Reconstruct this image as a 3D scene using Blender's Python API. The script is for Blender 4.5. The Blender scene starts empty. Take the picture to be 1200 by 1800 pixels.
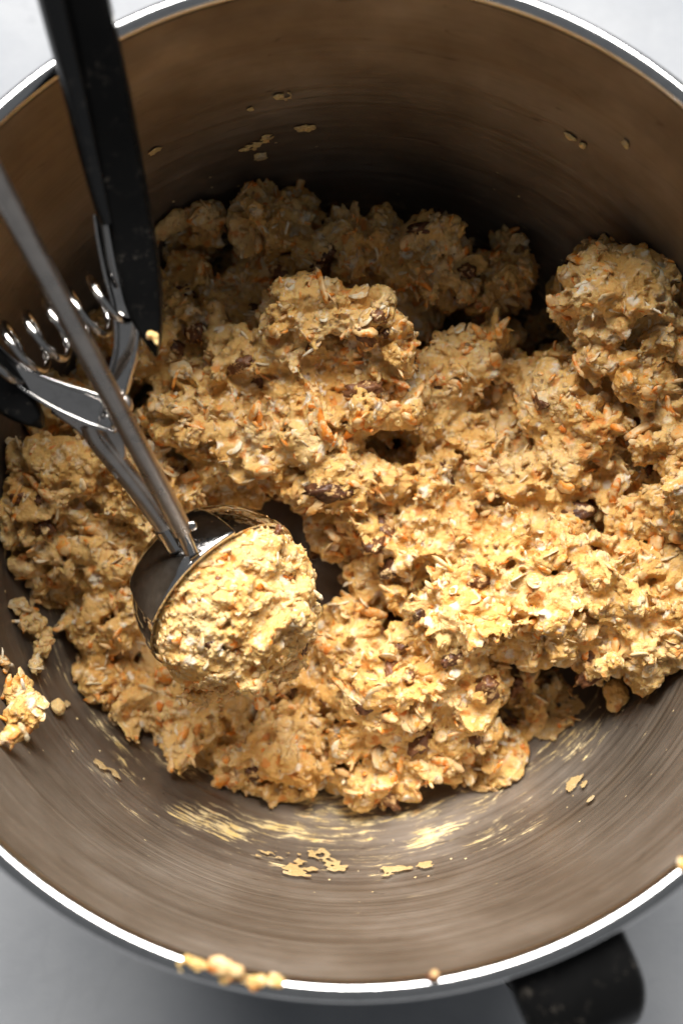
import bpy, bmesh, math, random
import numpy as np
from mathutils import Vector, Matrix, noise as mnoise

random.seed(7)
rng = np.random.default_rng(7)
scene = bpy.context.scene
col = scene.collection
R = math.radians

# ------------------------------------------------------------------ camera
RIM_Z = 0.155                       # rim height above the tabletop
PITCH, ROLL = R(82.767), R(-0.411)
FW = Vector((0, math.cos(PITCH), -math.sin(PITCH)))
_rt = Vector((1, 0, 0)); _up = _rt.cross(FW)
RT = math.cos(ROLL) * _rt + math.sin(ROLL) * _up
UP = -math.sin(ROLL) * _rt + math.cos(ROLL) * _up
CAM = Vector((-0.00223, -0.05048, RIM_Z + 0.3085))
FPX = 2500.0
cam_d = bpy.data.cameras.new('camera'); cam = bpy.data.objects.new('camera', cam_d); col.objects.link(cam)
cam.matrix_world = Matrix(((RT.x, UP.x, -FW.x, CAM.x), (RT.y, UP.y, -FW.y, CAM.y), (RT.z, UP.z, -FW.z, CAM.z), (0, 0, 0, 1)))
cam_d.sensor_fit = 'VERTICAL'; cam_d.sensor_height = 36; cam_d.lens = 50
cam_d.clip_start = 0.01; cam_d.clip_end = 50
cam_d.dof.use_dof = True; cam_d.dof.focus_distance = 0.386; cam_d.dof.aperture_fstop = 7.6
scene.camera = cam

# ------------------------------------------------------------------ light
world = bpy.data.worlds.new('World'); scene.world = world; world.use_nodes = True
bg = world.node_tree.nodes['Background']; bg.inputs[0].default_value = (0.93, 0.96, 1.0, 1); bg.inputs[1].default_value = 0.135
def area(name, loc, target, sx, sy, power, color):
    l = bpy.data.lights.new(name, 'AREA'); l.shape = 'RECTANGLE'; l.size = sx; l.size_y = sy; l.energy = power; l.color = color
    o = bpy.data.objects.new(name, l); col.objects.link(o); o.location = loc
    o.rotation_euler = (Vector(target) - Vector(loc)).to_track_quat('-Z', 'Y').to_euler(); return o
area('window_light', (-0.08, 1.14, 1.40), (0, 0, 0.05), 1.6, 0.78, 92, (1.0, 0.97, 0.93))
vs = scene.view_settings
vs.view_transform = 'Standard'; vs.look = 'None'; vs.exposure = 0.38; vs.gamma = 1.0
scene.render.engine = 'CYCLES'
scene.cycles.use_denoising = True
scene.cycles.max_bounces = 6; scene.cycles.diffuse_bounces = 3; scene.cycles.glossy_bounces = 4
scene.cycles.caustics_reflective = True; scene.cycles.sample_clamp_indirect = 6.0

# ------------------------------------------------------------------ helpers
def at(px, py, d):
    """photo pixel (1200x1800) at a given depth along the view axis"""
    return CAM + FW * d + RT * ((px - 600) / FPX * d) + UP * ((900 - py) / FPX * d)
def on_z(px, py, z):
    v = FW + RT * ((px - 600) / FPX) + UP * ((900 - py) / FPX)
    return CAM + v * ((z - CAM.z) / v.z)
Z_WALL, Z_FLOOR = 0.072, 0.006
def r_in(z):
    """inner radius of the bowl at height z"""
    if z >= Z_WALL: return 0.1062 + (z - Z_WALL) / (RIM_Z - Z_WALL) * 0.0042
    t = min(1.0, (Z_WALL - z) / (Z_WALL - Z_FLOOR))
    return 0.052 + 0.0542 * math.sqrt(max(0.0, 1 - t * t))
def r_in_np(z):
    t = np.clip((Z_WALL - z) / (Z_WALL - Z_FLOOR), 0, 1)
    return np.where(z >= Z_WALL, 0.1062 + (z - Z_WALL) / (RIM_Z - Z_WALL) * 0.0042, 0.052 + 0.0542 * np.sqrt(np.maximum(0, 1 - t * t)))
def on_bowl(px, py):
    """where the ray through a pixel meets the inside of the bowl"""
    v = (FW + RT * ((px - 600) / FPX) + UP * ((900 - py) / FPX)).normalized()
    p = CAM + v * 0.2
    for _ in range(4000):
        p = p + v * 0.0002
        if p.z <= Z_FLOOR or (p.z < RIM_Z and math.hypot(p.x, p.y) >= r_in(p.z)): break
    return p
def bowl_normal(p):
    dz = 0.0005; r = math.hypot(p.x, p.y)
    if p.z <= Z_FLOOR + 0.0006: return Vector((0, 0, 1))
    dr = (r_in(p.z + dz) - r_in(p.z - dz)) / (2 * dz)
    return Vector((-p.x / r, -p.y / r, dr)).normalized()

def tag(o, label=None, cat=None, group=None, kind=None):
    for k, v in (('label', label), ('category', cat), ('group', group), ('kind', kind)):
        if v: o[k] = v
    return o
def empty(name, loc=(0, 0, 0)):
    o = bpy.data.objects.new(name, None); o.empty_display_size = 0.01; col.objects.link(o); o.location = loc; return o
def link(name, me, mat=None, parent=None, smooth=True):
    o = bpy.data.objects.new(name, me); col.objects.link(o)
    if mat is not None and not me.materials: me.materials.append(mat)
    if smooth: me.polygons.foreach_set('use_smooth', np.ones(len(me.polygons), dtype=bool))
    if parent is not None:
        o.parent = parent
        o.matrix_parent_inverse = Matrix.Translation(parent.location).inverted() if parent.type == 'EMPTY' else Matrix()
    return o
def mesh_from(verts, faces, name='m'):
    me = bpy.data.meshes.new(name); me.from_pydata([tuple(v) for v in verts], [], faces); me.update(); return me

def lathe(profile, n=192, closed=False):
    verts, faces = [], []
    for r, z in profile:
        for k in range(n):
            a = 2 * math.pi * k / n; verts.append((r * math.cos(a), r * math.sin(a), z))
    m = len(profile)
    for i in range(m if closed else m - 1):
        j = (i + 1) % m
        for k in range(n):
            q = (k + 1) % n; faces.append((i * n + k, i * n + q, j * n + q, j * n + k))
    return mesh_from(verts, faces)

def catmull(pts, n):
    """resample control tuples smoothly"""
    P = [np.array(p, float) for p in pts]; P = [2 * P[0] - P[1]] + P + [2 * P[-1] - P[-2]]
    out = []; segs = len(P) - 3
    for i in range(n):
        t = i / (n - 1) * segs; s = min(int(t), segs - 1); t -= s
        a, b, c, d = P[s:s + 4]
        out.append(0.5 * (2 * b + (c - a) * t + (2 * a - 5 * b + 4 * c - d) * t * t + (3 * b - a - 3 * c + d) * t ** 3))
    return out
def sweep(path, section, up, scales=None, caps=True):
    """sweep a closed 2-D section (side, up) along 3-D points"""
    verts, faces = [], []; n = len(path); m = len(section)
    for i, p in enumerate(path):
        p = Vector(p); t = (Vector(path[min(i + 1, n - 1)]) - Vector(path[max(i - 1, 0)])).normalized()
        s = t.cross(up).normalized(); u = s.cross(t).normalized()
        sc = scales[i] if scales is not None else (1, 1)
        for a, b in section: verts.append(p + s * (a * sc[0]) + u * (b * sc[1]))
    for i in range(n - 1):
        for k in range(m):
            q = (k + 1) % m; faces.append((i * m + k, i * m + q, (i + 1) * m + q, (i + 1) * m + k))
    if caps: faces += [tuple(range(m))[::-1], tuple((n - 1) * m + k for k in range(m))]
    me = mesh_from(verts, faces)
    bm = bmesh.new(); bm.from_mesh(me); bmesh.ops.recalc_face_normals(bm, faces=bm.faces); bm.to_mesh(me); bm.free()
    return me
def circle(r, n=24): return [(r * math.cos(2 * math.pi * k / n), r * math.sin(2 * math.pi * k / n)) for k in range(n)]
def rrect(w, h, r, n=5):
    out = []
    for cx, cy, a0 in ((w / 2 - r, h / 2 - r, 0), (-w / 2 + r, h / 2 - r, 90), (-w / 2 + r, -h / 2 + r, 180), (w / 2 - r, -h / 2 + r, 270)):
        for k in range(n + 1):
            a = R(a0 + 90 * k / n); out.append((cx + r * math.cos(a), cy + r * math.sin(a)))
    return out
def edge_split(o, deg=40):
    me = o.data
    me.polygons.foreach_set('use_smooth', np.ones(len(me.polygons), dtype=bool))
    bm = bmesh.new(); bm.from_mesh(me)
    sharp = [e for e in bm.edges if len(e.link_faces) == 2 and e.calc_face_angle(0) > R(deg)]
    for e in sharp: e.smooth = False
    bm.to_mesh(me); bm.free(); return o

# ------------------------------------------------------------------ materials
def new_mat(name):
    m = bpy.data.materials.new(name); m.use_nodes = True; nt = m.node_tree
    return m, nt, nt.nodes['Principled BSDF'], nt.nodes, nt.links
class NT:
    """tiny node helper for materials and geometry nodes"""
    def __init__(s, nt): s.nt = nt
    def n(s, typ, ins=None, **kw):
        nd = s.nt.nodes.new(typ)
        for k, v in kw.items(): setattr(nd, k, v)
        for k, v in (ins or {}).items():
            sk = nd.inputs[k]
            if isinstance(v, bpy.types.NodeSocket): s.nt.links.new(v, sk)
            else: sk.default_value = v
        return nd
    def math(s, op, a, b=0.0, c=None, clamp=False):
        ins = {0: a, 1: b}
        if c is not None: ins[2] = c
        return s.n('ShaderNodeMath', ins, operation=op, use_clamp=clamp).outputs[0]
    def vmath(s, op, a, b=None, scale=None):
        ins = {0: a}
        if b is not None: ins[1] = b
        nd = s.n('ShaderNodeVectorMath', ins, operation=op)
        if scale is not None:
            if isinstance(scale, bpy.types.NodeSocket): s.nt.links.new(scale, nd.inputs['Scale'])
            else: nd.inputs['Scale'].default_value = scale
        return nd.outputs[0]
    def noise(s, vec, scale, detail=2.0, rough=0.5, dist=0.0, out=0, **kw):
        return s.n('ShaderNodeTexNoise', {'Vector': vec, 'Scale': scale, 'Detail': detail, 'Roughness': rough, 'Distortion': dist}, **kw).outputs[out]
    def voro(s, vec, scale, feature='F1', out=0, rand=1.0):
        return s.n('ShaderNodeTexVoronoi', {'Vector': vec, 'Scale': scale, 'Randomness': rand}, feature=feature).outputs[out]
    def ramp(s, fac, stops, interp='LINEAR'):
        nd = s.n('ShaderNodeValToRGB', {0: fac}); cr = nd.color_ramp; cr.interpolation = interp
        while len(cr.elements) < len(stops): cr.elements.new(0.5)
        for e, (p, c) in zip(cr.elements, stops):
            e.position = p; e.color = (*c, 1) if len(c) == 3 else c
        return nd.outputs[0]
    def step(s, x, lo, hi):
        return s.n('ShaderNodeMapRange', {0: x, 1: lo, 2: hi, 3: 0.0, 4: 1.0}, interpolation_type='SMOOTHSTEP').outputs[0]
    def mix(s, f, a, b, blend='MIX'):
        nd = s.n('ShaderNodeMix', data_type='RGBA', blend_type=blend)
        for i, v in ((0, f), (6, a), (7, b)):
            if isinstance(v, bpy.types.NodeSocket): s.nt.links.new(v, nd.inputs[i])
            else: nd.inputs[i].default_value = v if i == 0 else ((*v, 1) if len(v) == 3 else v)
        return nd.outputs[2]
def setp(b, **kw):
    for k, v in kw.items():
        nm = k.replace('_', ' ')
        b.inputs[nm].default_value = v
def bump(h, b, height, strength, dist, normal=None):
    nd = h.n('ShaderNodeBump', {'Height': height, 'Strength': strength, 'Distance': dist})
    if normal is not None: h.nt.links.new(normal, nd.inputs['Normal'])
    h.nt.links.new(nd.outputs[0], b.inputs['Normal']); return nd.outputs[0]

def h_sep(h): return 'FunctionNodeSeparateColor' if h.nt.type == 'GEOMETRY' else 'ShaderNodeSeparateColor'
def dough_colour(h, co):
    """sticky carrot dough: tan base with pale flecks, orange tints and brown specks"""
    wob = h.vmath('SCALE', h.vmath('SUBTRACT', h.noise(co, 260, 3, out=1), (0.5, 0.5, 0.5)), scale=0.004)
    cw = h.vmath('ADD', co, wob)
    base = h.ramp(h.noise(co, 75, 4, 0.6), [(0.3, (0.63, 0.325, 0.075)), (0.5, (0.74, 0.45, 0.145)), (0.7, (0.79, 0.565, 0.265))])
    pale = h.step(h.noise(cw, 330, 2, 0.55), 0.56, 0.67)
    c = h.mix(h.math('MULTIPLY', pale, 0.75), base, (0.80, 0.65, 0.44))
    fl = h.n('ShaderNodeTexVoronoi', {'Vector': cw, 'Scale': 240.0}, feature='F1')
    sel = h.n(h_sep(h), {0: fl.outputs[1]})
    near = h.math('SUBTRACT', 1.0, h.step(fl.outputs[0], 0.30, 0.48))
    orange = h.math('MULTIPLY', near, h.step(sel.outputs[0], 0.80, 0.82))
    c = h.mix(h.math('MULTIPLY', orange, 0.75), c, (0.66, 0.22, 0.03))
    white = h.math('MULTIPLY', near, h.math('SUBTRACT', 1.0, h.step(sel.outputs[0], 0.10, 0.12)))
    c = h.mix(h.math('MULTIPLY', white, 0.8), c, (0.82, 0.74, 0.60))
    tint = h.step(h.noise(co, 150, 4, 0.65), 0.56, 0.68)
    c = h.mix(h.math('MULTIPLY', tint, 0.45), c, (0.62, 0.27, 0.05))
    sp = h.n('ShaderNodeTexVoronoi', {'Vector': cw, 'Scale': 520.0}, feature='F1')
    sps = h.n(h_sep(h), {0: sp.outputs[1]})
    speck = h.math('MULTIPLY', h.math('SUBTRACT', 1.0, h.step(sp.outputs[0], 0.22, 0.38)), h.step(sps.outputs[1], 0.87, 0.9))
    c = h.mix(h.math('MULTIPLY', speck, 0.8), c, (0.16, 0.065, 0.025))
    return c, cw
def make_dough():
    m, nt, b, _, L = new_mat('dough'); h = NT(nt)
    co = h.n('ShaderNodeTexCoord').outputs['Object']
    L.new(h.n('ShaderNodeAttribute', attribute_name='dough_colour').outputs['Color'], b.inputs['Base Color'])
    setp(b, Roughness=0.5, Subsurface_Weight=0.3, Subsurface_Scale=0.0018)
    b.inputs['Subsurface Radius'].default_value = (1.0, 0.55, 0.2)
    b.inputs['Specular IOR Level'].default_value = 0.45
    bump(h, b, h.noise(co, 1300, 3, 0.7), 0.8, 0.0009)
    return m
def make_piece(name, ramp_stops, coat, rough, scale=500, spec=0.4):
    """inclusion coated here and there by dough"""
    m, nt, b, _, L = new_mat(name); h = NT(nt)
    geo = h.n('ShaderNodeNewGeometry').outputs['Position']
    inf = h.n('ShaderNodeObjectInfo').outputs['Random']
    isl = h.n('ShaderNodeNewGeometry').outputs['Random Per Island']
    f = h.math('ADD', h.noise(geo, scale, 3, 0.6), h.math('MULTIPLY', h.math('SUBTRACT', h.math('FRACT', h.math('ADD', inf, isl)), 0.5), 0.35))
    c = h.ramp(f, ramp_stops)
    k = h.step(h.noise(geo, 330, 4, 0.65), coat - 0.05, coat + 0.05)
    dc = h.ramp(h.noise(geo, 240, 2), [(0.35, (0.64, 0.37, 0.13)), (0.65, (0.76, 0.54, 0.28))])
    L.new(h.mix(k, c, dc), b.inputs['Base Color'])
    setp(b, Roughness=rough)
    b.inputs['Specular IOR Level'].default_value = spec
    bump(h, b, h.noise(geo, 1000, 2, 0.6), 0.5, 0.0006)
    return m
M = {}
M['dough'] = make_dough()
M['carrot'] = make_piece('carrot', [(0.3, (0.60, 0.16, 0.015)), (0.55, (0.72, 0.25, 0.03)), (0.8, (0.75, 0.36, 0.08))], 0.47, 0.4)
M['oat'] = make_piece('oat', [(0.3, (0.55, 0.40, 0.21)), (0.55, (0.72, 0.60, 0.40)), (0.8, (0.80, 0.72, 0.55))], 0.50, 0.6)
M['coconut'] = make_piece('coconut', [(0.3, (0.70, 0.56, 0.33)), (0.7, (0.82, 0.74, 0.58))], 0.56, 0.5)
M['pecan'] = make_piece('pecan', [(0.3, (0.06, 0.022, 0.009)), (0.55, (0.14, 0.052, 0.02)), (0.85, (0.27, 0.12, 0.05))], 0.58, 0.42, 500, 0.35)

def half(h, v): return h.vmath('SUBTRACT', v, (0.5, 0.5, 0.5))
def make_steel_bowl():
    m, nt, b, _, L = new_mat('brushed_steel'); h = NT(nt)
    uv = h.n('ShaderNodeUVMap').outputs[0]          # u: metres round the bowl, v: metres along the profile
    geo = h.n('ShaderNodeTexCoord').outputs['Object']
    mp = h.n('ShaderNodeMapping', {'Vector': uv, 'Scale': (0.018, 1.0, 1.0)}).outputs[0]
    lines = h.noise(mp, 1500, 4, 0.7)
    lines2 = h.noise(mp, 420, 3, 0.6)
    cloud = h.noise(geo, 28, 4, 0.6)
    # scratches: long random hairlines
    sc = None
    for i, (ang, s) in enumerate(((1.35, 30), (1.85, 24), (0.75, 20))):
        v = h.n('ShaderNodeMapping', {'Vector': uv, 'Rotation': (0, 0, ang), 'Scale': (0.12, 1.0, 1.0), 'Location': (i * .37, i * .11, 0)}).outputs[0]
        d = h.math('ABSOLUTE', h.math('SUBTRACT', h.noise(v, s * 4, 1, 0.4), 0.5))
        k = h.math('MULTIPLY', h.math('SUBTRACT', 1.0, h.step(d, 0.0, 0.004)), h.step(h.noise(uv, 60 + i * 9, 1), 0.55, 0.62))
        sc = k if sc is None else h.math('MAXIMUM', sc, k)
    steel = h.ramp(cloud, [(0.3, (0.145, 0.114, 0.086)), (0.5, (0.21, 0.172, 0.135)), (0.68, (0.28, 0.24, 0.20))])
    steel = h.mix(h.math('MULTIPLY', sc, 0.6), steel, (0.08, 0.06, 0.045))
    grease = h.step(h.noise(mp, 60, 4, 0.65), 0.5, 0.72)
    steel = h.mix(h.math('MULTIPLY', grease, 0.35), steel, (0.18, 0.122, 0.068))
    # dough smears dragged round the bowl by the paddle, strongest on the curve above the floor
    sep = h.n('ShaderNodeSeparateXYZ', {0: geo})
    z = sep.outputs[2]
    wv = h.vmath('ADD', uv, h.vmath('SCALE', half(h, h.noise(uv, 70, 2, out=1)), scale=0.006))
    mp2 = h.n('ShaderNodeMapping', {'Vector': wv, 'Scale': (0.04, 1.0, 1.0)}).outputs[0]
    mp3 = h.n('ShaderNodeMapping', {'Vector': wv, 'Scale': (0.45, 1.0, 1.0)}).outputs[0]
    streak = h.math('ADD', h.math('MULTIPLY', h.noise(mp2, 950, 4, 0.7), 0.45), h.math('MULTIPLY', h.noise(mp3, 75, 4, 0.62), 0.55))
    band = h.math('MULTIPLY', h.step(z, 0.008, 0.014), h.math('SUBTRACT', 1.0, h.step(z, 0.030, 0.070)))
    patch = None                                      # where the paddle left the thickest streaks
    for px, py, rad in ((470, 1515, .011), (560, 1525, .012), (660, 1528, .010), (740, 1455, .012), (850, 1480, .010), (180, 1350, .011), (240, 1420, .010), (330, 1450, .011), (400, 1490, .009), (120, 1290, .009), (1110, 1370, .010), (1020, 1450, .009), (1150, 1310, .008), (640, 1440, .010), (60, 1180, .010)):
        d = h.n('ShaderNodeVectorMath', {0: geo, 1: tuple(on_bowl(px, py))}, operation='DISTANCE').outputs['Value']
        k = h.math('SUBTRACT', 1.0, h.step(d, rad * .2, rad * 1.5)); patch = k if patch is None else h.math('MAXIMUM', patch, k)
    thr = h.math('SUBTRACT', h.math('SUBTRACT', 0.70, h.math('MULTIPLY', band, 0.135)), h.math('MULTIPLY', patch, 0.048))
    smear = h.step(h.math('SUBTRACT', streak, thr), 0.0, 0.02)
    thin = h.math('MULTIPLY', h.step(h.math('SUBTRACT', streak, thr), -0.045, 0.01), 0.32)
    dots = h.n('ShaderNodeTexVoronoi', {'Vector': uv, 'Scale': 260.0}, feature='F1')
    dsel = h.n(h_sep(h), {0: dots.outputs[1]})
    dot = h.math('MULTIPLY', h.math('SUBTRACT', 1.0, h.step(dots.outputs[0], 0.05, 0.15)), h.step(dsel.outputs[0], 0.78, 0.80))
    dot = h.math('MULTIPLY', dot, h.math('SUBTRACT', 1.0, h.step(z, 0.06, 0.10)))
    smear = h.math('MAXIMUM', smear, dot)
    cover = h.math('MAXIMUM', smear, thin)
    dc = h.ramp(h.noise(geo, 180, 4, 0.6), [(0.35, (0.66, 0.46, 0.15)), (0.58, (0.74, 0.60, 0.33)), (0.75, (0.70, 0.36, 0.09))])
    L.new(h.mix(cover, steel, dc), b.inputs['Base Color'])
    L.new(h.math('SUBTRACT', 1.0, cover), b.inputs['Metallic'])
    rr = h.n('ShaderNodeMapRange', {0: lines2, 1: 0.3, 2: 0.7, 3: 0.42, 4: 0.58}).outputs[0]
    L.new(h.math('ADD', rr, h.math('MULTIPLY', cover, 0.15)), b.inputs['Roughness'])
    hg = h.math('ADD', h.math('MULTIPLY', lines, 0.11), h.math('MULTIPLY', lines2, 0.03))
    hg = h.math('ADD', hg, h.math('MULTIPLY', smear, 0.9))
    bump(h, b, hg, 0.6, 0.0006)
    b.inputs['Anisotropic'].default_value = 0.62; b.inputs['Anisotropic Rotation'].default_value = 0.25
    tn = h.n('ShaderNodeTangent', direction_type='UV_MAP', uv_map='UVMap'); L.new(tn.outputs[0], b.inputs['Tangent'])
    return m
def make_metal(name, colour, rough, grain=0.06):
    m, nt, b, _, L = new_mat(name); h = NT(nt)
    co = h.n('ShaderNodeTexCoord').outputs['Object']
    n1 = h.noise(co, 240, 4, 0.6)
    L.new(h.mix(h.step(n1, 0.45, 0.75), colour, tuple(c * 0.86 for c in colour)), b.inputs['Base Color'])
    b.inputs['Metallic'].default_value = 1
    L.new(h.n('ShaderNodeMapRange', {0: h.noise(co, 130, 4, 0.65), 1: 0.3, 2: 0.7, 3: rough * 0.8, 4: rough * 1.35}).outputs[0], b.inputs['Roughness'])
    bump(h, b, h.noise(co, 900, 3), grain, 0.0003)
    return m
M['bowl'] = make_steel_bowl()
M['rim'] = make_metal('polished_rim', (0.58, 0.58, 0.58), 0.12)
M['shell'] = make_metal('dark_polished_steel', (0.36, 0.35, 0.34), 0.07, 0.02)
M['chrome'] = make_metal('scoop_chrome', (0.52, 0.505, 0.49), 0.075, 0.02)
M['satin'] = make_metal('satin_steel', (0.56, 0.515, 0.475), 0.28, 0.03)
def make_black(name, rough, dust, spec=0.13):
    m, nt, b, _, L = new_mat(name); h = NT(nt)
    co = h.n('ShaderNodeTexCoord').outputs['Object']
    d = h.math('MULTIPLY', h.step(h.noise(co, 420, 5, 0.7), 0.54, 0.70), h.step(h.noise(co, 70, 3), 0.44, 0.60))
    L.new(h.mix(h.math('MULTIPLY', d, dust), (0.0035, 0.0035, 0.0035), (0.16, 0.14, 0.115)), b.inputs['Base Color'])
    L.new(h.n('ShaderNodeMapRange', {0: h.noise(co, 160, 4), 1: 0.3, 2: 0.7, 3: rough * 0.8, 4: rough * 1.3}).outputs[0], b.inputs['Roughness'])
    b.inputs['Specular IOR Level'].default_value = spec
    bump(h, b, h.noise(co, 1500, 2), 0.08, 0.0003)
    return m
M['black'] = make_black('black_plastic', 0.34, 0.22)
M['black_dusty'] = make_black('floury_black_plastic', 0.38, 0.3)
M['black_gloss'] = make_black('glossy_black', 0.17, 0.1, 0.6)
def make_table():
    m, nt, b, _, L = new_mat('pale_concrete'); h = NT(nt)
    co = h.n('ShaderNodeTexCoord').outputs['Object']
    c = h.ramp(h.noise(co, 9, 6, 0.62), [(0.3, (0.235, 0.248, 0.27)), (0.5, (0.295, 0.306, 0.323)), (0.7, (0.335, 0.342, 0.355))])
    blot = h.math('MULTIPLY', h.step(h.noise(co, 62, 3, 0.55), 0.60, 0.72), h.step(h.noise(co, 15, 3), 0.44, 0.6))
    c = h.mix(h.math('MULTIPLY', blot, 0.5), c, (0.20, 0.21, 0.225))
    vein = h.math('SUBTRACT', 1.0, h.step(h.math('ABSOLUTE', h.math('SUBTRACT', h.noise(co, 7, 5, 0.6, 0.6), 0.5)), 0.0, 0.012))
    c = h.mix(h.math('MULTIPLY', vein, 0.18), c, (0.24, 0.25, 0.265))
    L.new(c, b.inputs['Base Color']); setp(b, Roughness=0.85); b.inputs['Specular IOR Level'].default_value = 0.05
    bump(h, b, h.noise(co, 260, 5, 0.65), 0.2, 0.0008)
    return m
M['table'] = make_table()

# ------------------------------------------------------------------ setting
bm = bmesh.new(); bmesh.ops.create_grid(bm, x_segments=8, y_segments=8, size=1.2)
me = bpy.data.meshes.new('tabletop'); bm.to_mesh(me); bm.free()
tag(link('tabletop', me, M['table'], smooth=False), 'pale grey mottled stone tabletop under the bowl', 'tabletop', kind='structure')

# ------------------------------------------------------------------ bowl
bowl = empty('mixing_bowl')
tag(bowl, 'large brushed stainless steel mixing bowl with dough smears and a black side handle', 'bowl')
prof = []
for i in range(41):                                  # inside, rim down to the floor
    z = RIM_Z - 0.0005 - (RIM_Z - Z_WALL) * i / 40; prof.append((r_in(z), z))
for i in range(1, 41):
    t = i / 40; a = t * math.pi / 2
    prof.append((0.052 + 0.0542 * math.cos(a), Z_WALL - (Z_WALL - Z_FLOOR) * math.sin(a)))
for r in (0.045, 0.03, 0.015, 0.0005): prof.append((r, Z_FLOOR))
inner = list(prof)
outer = [(r + 0.0012 if z > Z_FLOOR + .001 else r, z - (0.0012 if z < Z_WALL else 0)) for r, z in prof][::-1]
me = lathe(inner + outer, 256)
# UVs in metres: arc length round, length along the profile
pl = [0.0]
full = inner + outer
for a, c in zip(full, full[1:]): pl.append(pl[-1] + math.hypot(a[0] - c[0], a[1] - c[1]))
uvl = me.uv_layers.new(name='UVMap'); NSEG = 256
for p in me.polygons:
    ks = [me.loops[li].vertex_index % NSEG for li in p.loop_indices]; wrap = max(ks) - min(ks) > NSEG / 2
    for li, k in zip(p.loop_indices, ks):
        i = me.loops[li].vertex_index // NSEG
        uvl.data[li].uv = ((k + (NSEG if wrap and k < NSEG / 2 else 0)) / NSEG * 2 * math.pi * 0.1, pl[i])
body = link('bowl_body', me, M['bowl'], bowl)
rb = 0.0023                                          # rolled bead round the rim
link('rim', lathe([(0.1128 + rb * math.cos(2 * math.pi * k / 20), RIM_Z + rb * 0.9 * math.sin(2 * math.pi * k / 20)) for k in range(20)], 256, True), M['rim'], bowl)
link('foot_ring', lathe([(0.060, 0.0), (0.063, 0.0), (0.0635, 0.006), (0.0585, 0.006)], 128, True), M['rim'], bowl)
# black strap handle below the rim
hp = on_z(1003, 1700, RIM_Z - 0.004); ha = math.atan2(hp.y, hp.x)
hd = Vector((math.cos(ha), math.sin(ha), 0))
hpath = [(0.1115, RIM_Z - 0.0075), (0.117, RIM_Z - 0.0065), (0.1245, RIM_Z - 0.007), (0.131, RIM_Z - 0.010), (0.1345, RIM_Z - 0.018), (0.135, RIM_Z - 0.040), (0.133, RIM_Z - 0.064), (0.124, RIM_Z - 0.077), (0.1085, RIM_Z - 0.082)]
hp3 = [hd * r + Vector((0, 0, z)) for r, z in catmull(hpath, 40)]
side = Vector((-hd.y, hd.x, 0)); hv, hf = [], []
sec = rrect(0.0275, 0.0065, 0.003)
ups = []
for i, p in enumerate(hp3):
    t = (hp3[min(i + 1, 39)] - hp3[max(i - 1, 0)]).normalized(); u = side.cross(t)
    w = 1.0 - 0.30 * min(1.0, max(0.0, (math.hypot(p.x, p.y) - .1245) / .0105)) ** 2.2
    for a, b2 in sec: hv.append(p + side * (a * w) + u * b2)
m_ = len(sec)
for i in range(39):
    for k in range(m_):
        q = (k + 1) % m_; hf.append((i * m_ + k, i * m_ + q, (i + 1) * m_ + q, (i + 1) * m_ + k))
hf += [tuple(range(m_))[::-1], tuple(39 * m_ + k for k in range(m_))]
tag(link('handle', mesh_from(hv, hf), M['black_dusty'], bowl), 'black plastic strap handle with floury smudges')

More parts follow.
